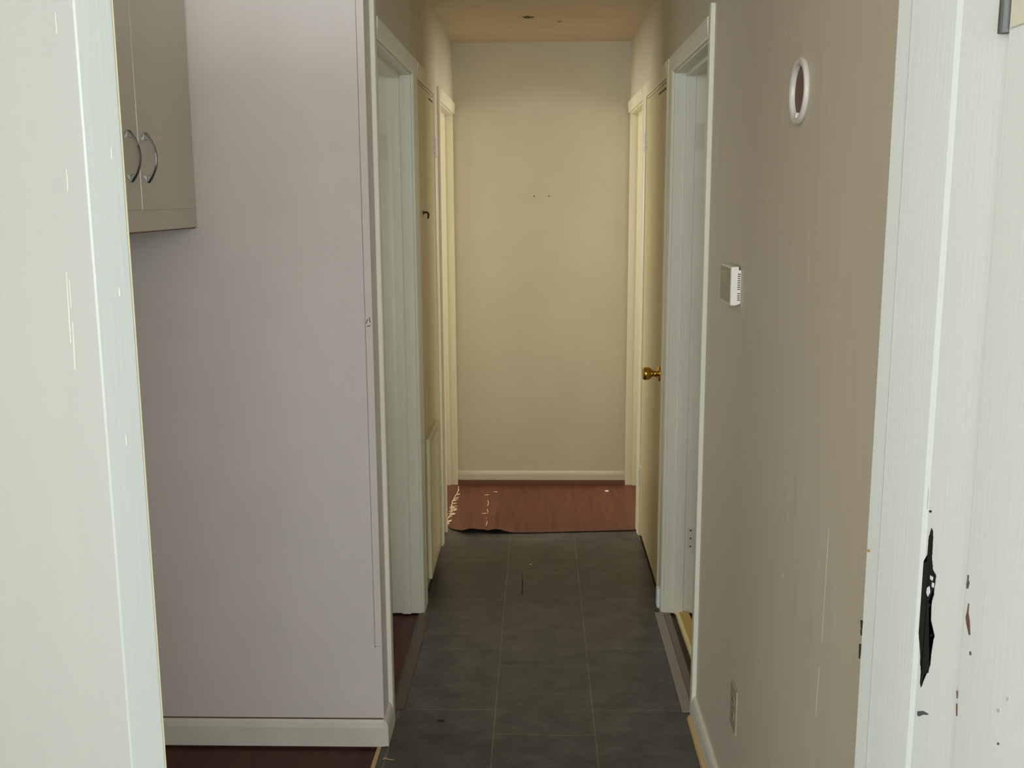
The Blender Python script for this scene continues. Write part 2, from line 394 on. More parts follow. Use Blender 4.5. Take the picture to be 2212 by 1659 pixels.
def frame(name, side, op, mat, label, near=0.065, far=0.065, head=True, stop=True, ztop=None, far_mat=None):
    """jamb lining, stops and casings of one opening; side -1 left wall, +1 right wall"""
    a, b_ = op; s = side
    xf = XL if s < 0 else XR
    xs = lambda d: xf - s * d                        # d > 0 into the hall, d < 0 into the wall
    def bx(bm, d0, d1, y0, y1, z0, z1):
        p, q = xs(d0), xs(d1); box(bm, min(p, q), max(p, q), y0, y1, z0, z1)
    bm = B()
    bx(bm, 0.0, -TW, a - 0.018, a, 0.0, ZH + 0.018)
    bx(bm, 0.0, -TW, b_, b_ + 0.018, 0.0, ZH + 0.018)
    bx(bm, 0.0, -TW, a - 0.018, b_ + 0.018, ZH, ZH + 0.018)
    root = struct(name, bm, mat, label, 'door frame', 0.0015)
    if stop:
        bm = B()
        bx(bm, -0.040, -0.075, b_ - 0.012, b_ + 0.002, 0.001, ZH)
        bx(bm, -0.040, -0.075, a - 0.002, a + 0.012, 0.001, ZH)
        bx(bm, -0.040, -0.075, a, b_, ZH - 0.012, ZH + 0.002)
        obj('door_stop', bm, mat, root, 0.002)
    t = 0.0135; r = 0.006
    zt = ZH + r + 0.058
    if near:
        bm = B(); prism(bm, casing_profile(near, t), lambda u, v, z: (xs(v), a - r - u, z), 0.0, ztop or zt)
        obj('casing', bm, mat, root, 0.001)
    if far:
        bm = B(); prism(bm, casing_profile(far, t), lambda u, v, z: (xs(v), b_ + r + u, z), 0.0, zt)
        obj('casing', bm, far_mat or mat, root, 0.001)
    if head:
        bm = B(); prism(bm, casing_profile(0.058, t), lambda u, v, y: (xs(v), y, ZH + r + u), a - r, b_ + r)
        obj('casing', bm, mat, root, 0.001)
    return root, bx
f1, bxl = frame('trim_1', -1, OL1, M['trim'], 'white painted frame of the first opening on the left', near=0.062, far=0.060, ztop=2.40)
f2, _ = frame('trim_2', -1, DL, M['trim_cream'], 'ivory frame around the closed vented door on the left', near=0.060, far=0.055, stop=False)
f3, _ = frame('trim_3', -1, OL2, M['trim_cream'], 'ivory frame of the last opening on the left', near=0.055, far=0)
f4, bxr = frame('trim_4', 1, OR1, M['trim'], 'white painted frame of the first opening on the right', near=0.058, far=0.060, ztop=2.125)
f5, _ = frame('trim_5', 1, DR, M['trim_cream'], 'ivory frame around the closed door with brass knob', near=0.060, far=0.055, stop=False)
f6, _ = frame('trim_6', 1, OR2, M['trim_cream'], 'ivory frame of the last opening on the right', near=0.055, far=0)
# old hinge plates left on the far jambs of the two first openings
def plate_on_jamb(parent, x0, x1, y, z0, z1, name='hinge_plate'):
    bm = B(); box(bm, x0, x1, y - 0.0025, y + 0.001, z0, z1)
    o = obj(name, bm, M['plate'], parent, 0.0008)
    return o
p = plate_on_jamb(f4, 0.572, 0.597, OR1[1], 0.262, 0.350)
bm = B()
for z in (0.274, 0.306, 0.338): lathe(bm, [(0.0035, 0.0025), (0.003, 0.0033)], lambda a, b_, h, z=z: (0.584 + a, OR1[1] - h, z + b_), 10)
obj('screw', bm, M['dark'], p)
plate_on_jamb(f4, 0.568, 0.596, OR1[1], 1.77, 1.86)
plate_on_jamb(f1, -0.574, -0.552, OL1[1], 1.74, 1.83)
# chipped foot of the casing beside the right opening
bm = B(); box(bm, 0.462, 0.4745, 3.84, 3.885, 0.012, 0.092)
o = obj('casing_foot', bm, M['white'], f4, 0.006)

# corner strip of the kitchen end wall
bm = B(); box(bm, -0.478, XL + 0.001, YF - 0.004, YF + 0.001, 0.315, ZC)
tr = struct('trim_7', bm, M['near_wall'], 'thin painted corner strip at the hall entrance', 'trim', 0.001)
bm = B()
for (x, z, a) in ((-0.4735, 1.268, 0.5), (-0.4655, 1.272, -0.3), (-0.469, 1.255, 1.4)):
    c, s_ = math.cos(a), math.sin(a)
    pts = [(-.0012, -.008), (.0012, -.008), (.0010, .008), (-.0010, .008)]
    prism(bm, pts, lambda u, v, d, x=x, z=z, c=c, s_=s_: (x + u * c + v * s_ * 0.7, d, z - u * s_ + v * c), YF - 0.0046, YF - 0.003)
obj('paint_chip', bm, M['rust_wear'], tr)
bm = B(); box(bm, -0.4795, -0.478, YF - 0.0012, YF + 0.001, 0.31, ZC); box(bm, -0.4795, -0.463, YF - 0.0012, YF + 0.001, 0.3135, 0.315)
obj('seam', bm, M['seam_brown'], tr)

# ------------------------------------------------------------------ baseboards
def base_profile(h, t):
    return [(0, 0), (t, 0), (t, h * 0.72), (t * 0.75, h * 0.9), (t * 0.35, h), (0, h)]
bm = B(); prism(bm, base_profile(0.084, 0.014), lambda u, v, x: (x, YF - u, v + 0.002), -1.25, XL + 0.004)
bb = struct('baseboard_front', bm, M['base_scuffed'], 'scuffed white baseboard along the grey wall', 'baseboard', 0.001)
bm = B(); prism(bm, base_profile(0.084, 0.014), lambda u, v, y: (XL + u, y, v + 0.002), YF - 0.012, 2.915)
struct('baseboard_return', bm, M['base_scuffed'], 'short end of the baseboard turned around the hall corner', 'baseboard', 0.001)
bm = B(); box(bm, -1.25, XL - 0.002, YF - 0.0065, YF, 0.0855, 0.0868)
obj('seam', bm, M['rust_wear'], bb)
bm = B(); prism(bm, base_profile(0.082, 0.014), lambda u, v, y: (XR - u, y, v), 1.13, 3.04 - 0.058)
struct('baseboard_right', bm, M['base_scuffed'], 'white baseboard under the outlet on the taupe wall', 'baseboard', 0.001)
bm = B(); prism(bm, [(0, 0), (0.012, 0), (0.0115, 0.006), (0.009, 0.0105), (0.005, 0.013), (0, 0.0135)], lambda u, v, y: (XR - 0.014 - u, y, v * 1.3), 1.13, 2.985)
struct('baseboard_shoe', bm, M['tan'], 'bare tan wood strip along the foot of the right baseboard', 'baseboard', 0.0008)
bm = B(); prism(bm, [(0, 0), (0.010, 0), (0.010, 0.030), (0.008, 0.040), (0.004, 0.048), (0, 0.052)], lambda u, v, x: (x, YE - u, v + 0.027), XL, XR)
struct('baseboard_end', bm, M['cream_wall'], 'low cream baseboard on the end wall', 'baseboard', 0.001)
bm = B(); box(bm, XL, XR, YE - 0.016, YE, 0.001, 0.0265)
struct('baseboard_gap', bm, M['brown_shoe'], 'brown wood strip under the end wall baseboard', 'baseboard', 0.001)

# ------------------------------------------------------------------ doors
# left foreground: open slab, seen at its free edge
P0 = Vector((-0.435, 1.0, 0)); ed = Vector((0.7431, 0.6691, 0)); fd = Vector((-0.6691, 0.7431, 0)); DT = 0.0377
def slab_pt(u, v, z): return tuple(P0 + fd * u + ed * v + Vector((0, 0, z)))
bm = B(); prism(bm, [(0, 0), (0.762, 0), (0.762, DT), (0, DT)], slab_pt, 0.012, 2.03)
d1 = struct('door_1', bm, M['door_white'], 'white door standing open at the left edge of the view', 'door', 0.0022)
d1.modifiers['bevel'].segments = 3
bm = B()
n = 160; path = []
for k in range(n + 1):
    z = 0.014 + 2.012 * k / n; path.append((z, 0.0002 + 0.0008 * noise.noise((z * 24, 3.1, 0))))
vs = []
for z, w in path:
    w = max(0.0003, w)
    a = slab_pt(-0.0006, DT - 0.0013 - w, z); b_ = slab_pt(-0.0007, DT - 0.0002, z); c = slab_pt(0.004, DT + 0.0006, z)
    vs.append([bm.verts.new(q) for q in (a, b_, c)])
for p, q in zip(vs, vs[1:]):
    for i in range(2): bm.faces.new((p[i], p[i + 1], q[i + 1], q[i]))
o = obj('worn_edge', bm, M['worn_edge'], d1); o['label'] = 'yellowed worn corner of the door edge'
bm = B()
for (u, v, z, ln, w, sl) in ((0.083, -1, 1.49, 0.075, 0.0022, 0.14), (0.076, -1, 1.45, 0.05, 0.003, 0.25), (0.074, -1, 1.505, 0.03, 0.0012, 0.1), (0.055, -1, 1.62, 0.022, 0.0012, 0.02), (0.051, -1, 1.77, 0.02, 0.0012, 0.05)):
    pts = [(-w * .3, -ln / 2), (w * .6, -ln / 2), (w * .5, 0), (w * .2, ln / 2), (-w * .2, ln / 2), (-w * .5, 0)]
    prism(bm, pts, lambda a, b_, d, u=u, z=z, sl=sl: slab_pt(u - b_ * sl * 0.4 + a, d, z + b_), -0.0005, 0.001)
o = obj('paint_run', bm, M['run'], d1); o['label'] = 'pale paint runs on the door face'
bm = B()
for (v, z, ln, w) in ((0.026, 1.645, 0.012, 0.0012), (0.010, 1.812, 0.010, 0.0012), (0.024, 1.51, 0.01, 0.0015), (0.02, 1.36, 0.012, 0.0012)):
    prism(bm, [(-w / 2, -ln / 2), (w / 2, -ln / 3), (w / 3, ln / 2), (-w / 3, ln / 3)], lambda a, b_, d, v=v, z=z: slab_pt(d, v + a, z + b_), -0.0005, 0.001)
obj('nail_mark', bm, M['run'], d1)

# right foreground: jamb with rebate, worn paint and hinge; open leaf beyond
bm = B(); prism(bm, [(0.374, 0.977), (0.374, 1.0925), (0.395, 1.0925), (0.395, 0.866), (0.3755, 0.866), (0.3755, 0.967)], lambda x, y, z: (x, y, z), 0.0, ZC)
j = struct('trim_8', bm, M['white'], 'white rebated door jamb at the right edge with black worn patch', 'door frame', 0.0018)
j.modifiers['bevel'].segments = 4; j.modifiers['bevel'].width = 0.0007
bm = B(); box(bm, 0.3746, 0.50, 1.0938, 1.136, 0.0, ZC)
obj('casing', bm, M['white'], j, 0.0004)
bm = B(); box(bm, 0.3737, 0.376, 1.0922, 1.0934, 0.0, ZC)
obj('seam', bm, M['seam'], j)
def from_px(px, py, x):
    """point on the plane X = x seen at pixel (px, py): used once to measure the outline of the worn paint"""
    f = 2228.0; d = (px - 1106.0, py - 829.5, f)
    r = (d[0] * 1.0 + d[2] * -0.0264, 0.0260 * d[0] - 0.1774 * d[1] + 0.9838 * d[2], -0.0047 * d[0] - 0.9841 * d[1] - 0.1773 * d[2])
    t = x / r[0]
    return (t * r[1], H + t * r[2])
def wear(px_pts, mat, x, name, z8=True, thick=0.0004):
    if len(px_pts) > 20:
        out = []
        for k, (u, v) in enumerate(px_pts):
            u2, v2 = px_pts[(k + 1) % len(px_pts)]; n = max(1, int(math.hypot(u2 - u, v2 - v) / 9))
            for i in range(n):
                t = i / n; jit = random.uniform(-2.6, 2.6) if i else 0
                out.append((u + (u2 - u) * t + jit, v + (v2 - v) * t + jit * 0.4))
        px_pts = out
    pts = [from_px(1800 + u / 2.517, 1000 + v / 2.517, x) for u, v in px_pts]
    bm = B(); prism(bm, pts, lambda y, z, d: (d, y, z), x - thick, x + 0.0005)
    bmesh.ops.triangulate(bm, faces=[f for f in bm.faces if len(f.verts) > 4])
    return obj(name, bm, mat, j)
XB = 0.3755
big = [(537, 355), (545, 375), (541, 470), (537, 510), (543, 580), (560, 610), (556, 660), (550, 720), (540, 745), (520, 760), (537, 773), (522, 790), (530, 840), (535, 900), (527, 928), (552, 935), (549, 957), (528, 950), (527, 1010), (533, 1025), (530, 1100), (520, 1140), (500, 1150), (490, 1190), (478, 1222), (474, 1200), (482, 1150), (475, 1100), (478, 1030), (470, 950), (468, 880), (470, 800), (478, 730), (485, 680), (487, 600), (492, 540), (512, 540), (522, 460), (523, 400)]
o = wear(big, M['black_wear'], XB, 'worn_patch'); o['label'] = 'long ragged black patch where the paint has worn off'
for hole in ([(530, 612), (545, 622), (541, 642), (529, 632)], [(540, 650), (551, 655), (546, 680), (537, 672)], [(513, 680), (524, 672), (528, 705), (516, 728), (509, 705)]):
    wear(hole, M['white'], XB - 0.0004, 'paint_island')
wear([(518, 130), (523, 135), (519, 200), (515, 252), (511, 250), (516, 190)], M['grey_wear'], XB, 'scuff')
wear([(523, 262), (530, 258), (539, 264), (533, 272), (526, 270)], M['black_wear'], XB, 'scuff')
wear([(459, 1352), (490, 1350), (520, 1366), (512, 1372), (490, 1370), (470, 1380), (459, 1376)], M['grey_wear'], XB, 'scuff')
wear([(448, 970), (456, 968), (456, 1010), (451, 1055), (445, 1058)], M['grey_wear'], XB, 'scuff')
wear([(434, 1110), (441, 1108), (440, 1170), (432, 1235), (428, 1238)], M['grey_wear'], XB, 'scuff')
wear([(150, 855), (163, 858), (160, 905), (152, 900)], M['dark'], 0.3746, 'scuff')
wear([(150, 905), (157, 905), (156, 940), (151, 938)], M['dark'], 0.3746, 'scuff')
wear([(143, 985), (153, 985), (153, 1015), (145, 1065), (141, 1062)], M['dark'], 0.3746, 'scuff')
wear([(186, 470), (206, 474), (203, 487), (188, 487)], M['tan'], 0.3746, 'scuff')
wear([(569, 190 - 2420), (574, 196 - 2420), (572, 205 - 2420), (567, 200 - 2420)], M['grey_wear'], XB, 'scuff')
# leaf
XLf = 0.371
bm = B(); box(bm, XLf, XLf + 0.042, 0.085, 0.8615, 0.012, 2.03)
d2 = struct('door_2', bm, M['white_leaf'], 'white door leaf opened toward the viewer at the right edge', 'door', 0.002)
def leaf_wear(px_pts, mat, name='scuff'):
    pts = [from_px(1800 + u / 2.517, 1000 + v / 2.517, XLf) for u, v in px_pts]
    bm = B(); prism(bm, pts, lambda y, z, d: (d, y, z), XLf - 0.0005, XLf + 0.0005)
    return obj(name, bm, mat, d2)
leaf_wear([(733, 610), (741, 612), (739, 640), (744, 655), (736, 685), (727, 684), (728, 655), (732, 640)], M['grey_wear'])
leaf_wear([(738, 765), (742, 768), (738, 815), (745, 860), (748, 935), (741, 938), (728, 880), (723, 840), (730, 812)], M['rust_wear'])
leaf_wear([(743, 1028), (752, 1026), (754, 1046), (745, 1048)], M['grey_wear'])
leaf_wear([(672, 1240), (677, 1240), (679, 1280), (674, 1282)], M['rust_wear'])
leaf_wear([(671, 1310), (678, 1310), (677, 1375), (671, 1378)], M['rust_wear'])
leaf_wear([(893, 1525), (903, 1522), (905, 1534), (896, 1536)], M['rust_wear'])
leaf_wear([(890, 1345), (908, 1338), (912, 1352), (898, 1360)], paint('faint_scuff', (190, 184, 180)))
leaf_wear([(945, 1285), (958, 1276), (960, 1284), (948, 1300)], paint('faint_scuff', (190, 184, 180)))
hb = B()
for k in range(3):
    lathe(hb, [(0.0058, 0.0), (0.0058, 0.032)], lambda a, b_, h, k=k: (0.3705 + a, 0.8655 + b_, 1.727 + 0.0345 * k + h), 16)
lathe(hb, [(0.0035, 0), (0.0035, 0.10)], lambda a, b_, h: (0.3705 + a, 0.8655 + b_, 1.7275 + h), 10)
hg = obj('hinge', hb, M['steel'], d2); hg['label'] = 'dark steel hinge barrel'
bm = B(); box(bm, XLf - 0.0022, XLf + 0.001, 0.828, 0.855, 1.729, 1.83)
obj('hinge_plate', bm, M['plate'], hg, 0.0008)
bm = B(); lathe(bm, [(0.004, 0.002), (0.003, 0.0034)], lambda a, b_, h: (XLf - h, 0.838 + a, 1.752 + b_), 12)
obj('screw', bm, M['rust_wear'], hg)

# closed door on the left with return air grille, hinge and hook
bm = B(); box(bm, XL - 0.032, XL + 0.003, DL[0] + 0.003, DL[1] - 0.003, 0.022, ZH - 0.006)
d3 = struct('door_3', bm, M['leaf_cream'], 'cream closed door with vent grille in left hall wall', 'door', 0.002)
GY0, GY1, GZ0, GZ1 = 4.035, 4.43, 0.055, 0.645
GX = XL + 0.003
g = thing('vent_grille', (GX, (GY0 + GY1) / 2, GZ0), 'cream metal return air grille low on the left hall door', 'vent')
def part(name, bm, mat, root, bevel=0.0, smooth=False):
    bmesh.ops.translate(bm, verts=bm.verts, vec=-Vector(root.location))
    return obj(name, bm, mat, root, bevel, smooth)
bm = B(); w = 0.032
for (a, b_, c, d) in ((GY0, GY0 + w, GZ0, GZ1), (GY1 - w, GY1, GZ0, GZ1), (GY0 + w, GY1 - w, GZ0, GZ0 + w), (GY0 + w, GY1 - w, GZ1 - w, GZ1)):
    box(bm, GX, GX + 0.017, a, b_, c, d)
part('frame', bm, M['grille'], g, 0.003)
bm = B(); box(bm, GX, GX + 0.002, GY0 + w, GY1 - w, GZ0 + w, GZ1 - w)
part('backing', bm, M['strip_dark'], g)
k = 0; z = GZ0 + w + 0.006
while z < GZ1 - w - 0.012:
    bm = B(); prism(bm, [(0.002, 0.012), (0.0035, 0.013), (0.0135, 0.001), (0.012, 0)], lambda u, v, y, z=z: (GX + u, y, z + v), GY0 + w - 0.001, GY1 - w + 0.001)
    part('louvre', bm, M['grille'], g); z += 0.0135
def butt_hinge(parent, x, s, y, z, h=0.09):
    bm = B()
    for q in range(3):
        lathe(bm, [(0.0055, 0), (0.0055, h / 3 - 0.002)], lambda a, b_, hh, q=q: (x - s * 0.005 + a, y + b_, z + q * h / 3 + hh), 14)
    hh = obj('hinge', bm, M['plate'], parent)
    bm = B(); p, q = sorted((x - s * 0.0025, x + s * 0.001)); box(bm, p, q, y - 0.03, y + 0.022, z, z + h)
    obj('hinge_plate', bm, M['plate'], hh, 0.0008)
    bm = B()
    for zz in (0.2, 0.5, 0.8):
        lathe(bm, [(0.0036, 0.0025), (0.003, 0.0034)], lambda a, b_, h2, zz=zz: (x - s * h2, y - 0.016 + a, z + h * zz + b_), 10)
    obj('screw', bm, M['stain'], hh)
    return hh
butt_hinge(d3, XL + 0.003, -1, DL[1] - 0.012, 1.775)
butt_hinge(d3, XL + 0.003, -1, DL[1] - 0.012, 0.22)
bm = B(); box(bm, XL + 0.0025, XL + 0.0036, 4.40, 4.56, 2.003, 2.011); obj('crack', bm, M['stain'], d3)
hk = thing('door_hook', (XL + 0.003, 4.115, 1.535), 'small dark bronze hook screwed to the left hall door', 'hook')
bm = B(); lathe(bm, [(0.009, 0), (0.009, 0.002), (0.004, 0.004)], lambda a, b_, h: (XL + 0.003 + h, 4.115 + a, 1.545 + b_), 16)
part('base', bm, M['bronze'], hk)
bm = B(); tube(bm, [(XL + 0.005, 4.115, 1.545), (XL + 0.012, 4.115, 1.547), (XL + 0.019, 4.115, 1.546), (XL + 0.024, 4.115, 1.541), (XL + 0.024, 4.115, 1.532), (XL + 0.021, 4.115, 1.522)], [0.004, 0.0036, 0.0042, 0.0042, 0.0036, 0.003])
part('hook', bm, M['bronze'], hk, smooth=True)

# closed door on the right with brass knob
bm = B(); box(bm, XR - 0.003, XR + 0.032, DR[0] + 0.003, DR[1] - 0.003, 0.028, ZH - 0.006)
d4 = struct('door_4', bm, M['leaf_cream'], 'cream closed door with brass knob in right hall wall', 'door', 0.002)
KX, KY, KZ = XR - 0.003, 4.075, 0.908
bm = B(); lathe(bm, [(0.031, 0), (0.032, 0.003), (0.029, 0.006), (0.020, 0.010), (0.0135, 0.013), (0.012, 0.024), (0.014, 0.030), (0.021, 0.036), (0.0245, 0.044), (0.026, 0.054), (0.0255, 0.063), (0.0215, 0.068), (0.0195, 0.0672), (0.012, 0.066), (0.002, 0.0658)], lambda a, b_, h: (KX - h, KY + a, KZ + b_), 40)
kn = obj('knob', bm, M['brass'], d4, 0, True); kn['label'] = 'polished brass tulip knob'
butt_hinge(d4, XR - 0.003, 1, DR[1] - 0.012, 1.80)
butt_hinge(d4, XR - 0.003, 1, DR[1] - 0.012, 0.255)
bm = B(); box(bm, XR - 0.0036, XR - 0.0025, DR[0] + 0.05, DR[0] + 0.3, 2.004, 2.011); obj('crack', bm, M['stain'], d4)

# ------------------------------------------------------------------ hanging cabinet
CX, CZ0 = -0.93, 1.527
CY0, CY1 = 2.02, YF
cab = thing('wall_cabinet', (-1.25, 2.4, CZ0), 'grey beige hanging cabinet above the bare wall behind the open white door', 'cabinet')
bm = B(); box(bm, -1.249, CX, CY0, CY1 - 0.001, CZ0, 2.33)
part('body', bm, M['cabinet'], cab, 0.0015)
bm = B(); box(bm, -1.245, CX - 0.004, CY0 + 0.004, CY1 - 0.004, CZ0 - 0.003, CZ0 - 0.0002)
o = part('underside', bm, M['brown_shoe'], cab); o['label'] = 'dark brown underside edge'
ys = [None, (2.03, 2.4262), (2.4284, 2.809)]
for i in (1, 2):
    a, b_ = ys[i]
    bm = B(); box(bm, CX - 0.004, CX + 0.003, a, b_, CZ0 + 0.050, 2.31)
    dr = part('door', bm, M['cabinet'], cab, 0.0018)
    hy = 2.372 if i == 1 else 2.473
    zc = CZ0 + 0.171
    pb = []
    # bow pull: triangular feet, thin arched bar
    bm = B(); N = 24; rings = []
    for k in range(N + 1):
        t = -1 + 2 * k / N
        out = 0.004 + 0.021 * (1 - t * t)
        wz = 0.0038
        th = 0.0035 + 0.0045 * abs(t) ** 6
        rings.append([(CX + 0.003 + out - th, hy - wz, zc + 0.058 * t), (CX + 0.003 + out - th, hy + wz, zc + 0.058 * t), (CX + 0.003 + out + 0.001, hy + wz * 0.6, zc + 0.058 * t), (CX + 0.003 + out + 0.001, hy - wz * 0.6, zc + 0.058 * t)])
    vr = [[bm.verts.new(Vector(q)) for q in r] for r in rings]
    for p, q in zip(vr, vr[1:]):
        for m_ in range(4): bm.faces.new((p[m_], p[(m_ + 1) % 4], q[(m_ + 1) % 4], q[m_]))
    bm.faces.new(vr[0][::-1]); bm.faces.new(vr[-1])
    for s in (-1, 1):
        prism(bm, [(0, 0.0), (0, s * 0.017), (0.0115, s * 0.0), (0.011, -s * 0.002)], lambda u, v, y, s=s: (CX + 0.003 + u, y, zc + s * 0.042 + v), hy - 0.0042, hy + 0.0042)
    bmesh.ops.translate(bm, verts=bm.verts, vec=-Vector(cab.location))
    h_ = obj('handle', bm, M['chrome'], dr, 0.0008, False)
    h_['label'] = 'chrome bow handle'

# ------------------------------------------------------------------ fixtures on the right wall
RY, RZ = 1.985, 1.792
rg = thing('wall_ring', (XR, RY, RZ - 0.06), 'round white plastic ring with brown centre high on the taupe wall', 'wall fixture')
bm = B(); n = 56
prof = [(0.0590, 0), (0.0605, 0.003), (0.0602, 0.007), (0.0580, 0.0098), (0.0560, 0.0100), (0.0545, 0.0085), (0.0535, 0.0085), (0.0515, 0.0095), (0.0490, 0.0090), (0.0475, 0.005), (0.0470, 0.001), (0.0470, 0)]
rings = [[bm.verts.new((XR - h, RY + r * math.cos(2 * math.pi * i / n), RZ + r * math.sin(2 * math.pi * i / n))) for i in range(n)] for r, h in prof]
rings.append(rings[0])
for a, b_ in zip(rings, rings[1:]):
    for i in range(n): bm.faces.new((a[i], a[(i + 1) % n], b_[(i + 1) % n], b_[i]))
part('rim', bm, M['plastic_dull'], rg, 0, True)
bm = B(); lathe(bm, [(0.0472, 0.0), (0.0472, 0.001), (0.044, 0.0014)], lambda a, b_, h: (XR - h, RY + a, RZ + b_), 48)
o = part('centre', bm, M['ring_core'], rg); o['label'] = 'brown hollow centre'
bm = B(); box(bm, XR - 0.009, XR - 0.001, RY + 0.002, RY + 0.014, RZ - 0.0485, RZ - 0.038)
part('tab', bm, M['plastic_dull'], rg, 0.002)

TY0, TY1, TZ0, TZ1 = 2.495, 2.635, 1.342, 1.437
tx = XR - 0.024
th = thing('thermostat', (XR, (TY0 + TY1) / 2, TZ0), 'white box thermostat with small display beside the right doorway', 'thermostat')
bm = B(); prism(bm, [(XR, TZ0 + 0.004), (XR - 0.012, TZ0), (tx, TZ0), (tx, TZ1 - 0.002), (XR - 0.006, TZ1 - 0.001), (XR - 0.006, TZ1 - 0.010), (XR, TZ1 - 0.010)], lambda x, z, y: (x, y, z), TY0, TY1)
part('body', bm, M['plastic'], th, 0.0015)
bm = B(); box(bm, tx - 0.0015, tx + 0.001, TY0 + 0.004, TY1 - 0.004, TZ0 + 0.004, TZ1 - 0.006)
fp = part('faceplate', bm, M['plastic_grey'], th, 0.001); fp['label'] = 'grey front plate'
bm = B(); box(bm, tx - 0.0025, tx, TY0 + 0.055, TY1 - 0.02, TZ1 - 0.044, TZ1 - 0.014)
bmesh.ops.translate(bm, verts=bm.verts, vec=-Vector(th.location)); o = obj('display', bm, M['lcd'], fp, 0.0005)
bm = B()
for k in range(13):
    if k == 4: continue
    z = TZ0 + 0.012 + k * 0.0052
    box(bm, XR - 0.0085, XR - 0.002, TY0 - 0.0006, TY0 + 0.001, z, z + 0.0026)
part('vent_slots', bm, M['rust_wear'], th)

OY0, OY1, OZ0, OZ1 = 2.352, 2.424, 0.296, 0.411
ot = thing('wall_outlet', (XR, (OY0 + OY1) / 2, OZ0), 'small double electrical outlet low on the taupe wall', 'outlet')
bm = B(); box(bm, XR - 0.0055, XR, OY0, OY1, OZ0, OZ1); part('cover_plate', bm, M['plastic_grey'], ot, 0.0025)
for zc in (OZ0 + 0.038, OZ1 - 0.038):
    bm = B(); yc = (OY0 + OY1) / 2
    pts = [(yc + 0.017 * math.cos(a) if abs(math.cos(a)) > .3 else yc + 0.017 * math.cos(a), zc + max(-0.0135, min(0.0135, 0.0165 * math.sin(a)))) for a in [2 * math.pi * k / 24 for k in range(24)]]
    prism(bm, pts, lambda y, z, d: (d, y, z), XR - 0.0065, XR - 0.004)
    so = part('socket', bm, M['socket'], ot)
    bm = B(); box(bm, XR - 0.0069, XR - 0.005, yc - 0.0075, yc - 0.0055, zc - 0.002, zc + 0.006); box(bm, XR - 0.0069, XR - 0.005, yc + 0.0055, yc + 0.0075, zc - 0.002, zc + 0.006)
    bmesh.ops.translate(bm, verts=bm.verts, vec=-Vector(ot.location)); obj('slots', bm, M['dark'], so)
bm = B(); lathe(bm, [(0.003, 0.005), (0.0028, 0.0064)], lambda a, b_, h: (XR - h, (OY0 + OY1) / 2 + a, (OZ0 + OZ1) / 2 + b_), 12)
part('screw', bm, M['steel'], ot)

# nails in the end wall
for i, x in enumerate((-0.025, 0.055)):
    bm = B(); lathe(bm, [(0.0016, 0), (0.0016, 0.008), (0.0034, 0.008), (0.0032, 0.0095)], lambda a, b_, h, x=x: (x + a, YE - h, 1.61 + b_), 10)
    tag(obj('picture_hanging_nail', bm, M['bronze']), ('left' if i == 0 else 'right') + ' one of two small nails in the end wall', 'nail', 'nails in the end wall')

# ------------------------------------------------------------------ strips on the floor
bm = B(); prism(bm, [(0.440, 3.03), (0.474, 3.03), (0.474, 3.826), (0.440, 3.826)], lambda x, y, z: (x + 0.012, y, z), 0.0005, 0.0035)
t1 = tag(obj('threshold_strip', bm, M['strip_taupe'], None, 0.001), 'taupe vinyl strip on the floor of the right doorway', 'threshold strip')
bm = B(); box(bm, 0.487, 0.512, 3.046, 3.822, 0.0005, 0.0028)
obj('strip_lip', bm, M['strip_mid'], t1)
bm = B(); prism(bm, [(-0.462, 3.03), (-0.430, 3.04), (-0.427, 3.79), (-0.462, 3.79)], lambda x, y, z: (x, y, z), 0.0005, 0.003)
tag(obj('threshold_strip', bm, M['strip_dark'], None, 0.001), 'dark brown strip on the floor of the left doorway', 'threshold strip')
bm = B(); prism(bm, [(-0.4665, 2.835), (-0.476, 2.30), (-0.489, 2.30), (-0.4785, 2.835)], lambda x, y, z: (x, y, z), -0.003, 0.002)
tag(obj('edge_strip', bm, M['tan'], None, 0.0006), 'thin pale strip between brown wood and slate tiles by the corner', 'edge strip')
ysr = thing('floor_batten', (0.56, 3.7, 0.0), 'yellow batten lying on the floor inside the right doorway', 'batten')
bm = B(); prism(bm, [(0.551, 3.20), (0.60, 3.20), (0.572, 4.2), (0.541, 4.2)], lambda x, y, z: (x, y, z), -0.006, 0.010)
part('batten', bm, M['yellow'], ysr, 0.001)
bm = B(); prism(bm, [(0.538, 3.20), (0.5515, 3.20), (0.5415, 4.2), (0.528, 4.2)], lambda x, y, z: (x, y, z), -0.006, 0.0115)
o = part('edge', bm, M['yellow_pale'], ysr, 0.0008); o['label'] = 'pale yellow edge'

# litter
bm = B(); blot(bm, -0.306, 2.967, 0.012, 0.005, 0.002, 9, 0.003)
tag(obj('crumb', bm, M['dark']), 'tiny black crumb on the near left tile', 'crumb')
bm = B(); tube(bm, [(-0.452, 2.735, 0.003), (-0.447, 2.742, 0.004), (-0.437, 2.737, 0.0025), (-0.42, 2.735, 0.002)], [0.0015, 0.0022, 0.0012, 0.0008], 6)
tag(obj('twig', bm, M['tan']), 'tiny pale twig on the tiles by the wall corner', 'twig')
bm = B(); prism(bm, [(-0.0745, 4.30), (-0.0705, 4.20), (-0.0665, 4.12), (-0.0665, 4.02), (-0.072, 3.995), (-0.0725, 4.03), (-0.0715, 4.10), (-0.0735, 4.20)], lambda x, y, z: (x, y, z), 0.0, 0.0009)
o = obj('floor_tear', bm, M['dark'], bpy.data.objects['floor']); o['label'] = 'short dark tear in the vinyl'
bm = B(); blot(bm, 0.376, 5.514, 0.011, 0.012, 0.0065, 9, 0.003)
tag(obj('paper_scrap', bm, M['plastic']), 'tiny white scrap on the red brown floor near the right jamb', 'paper scrap')
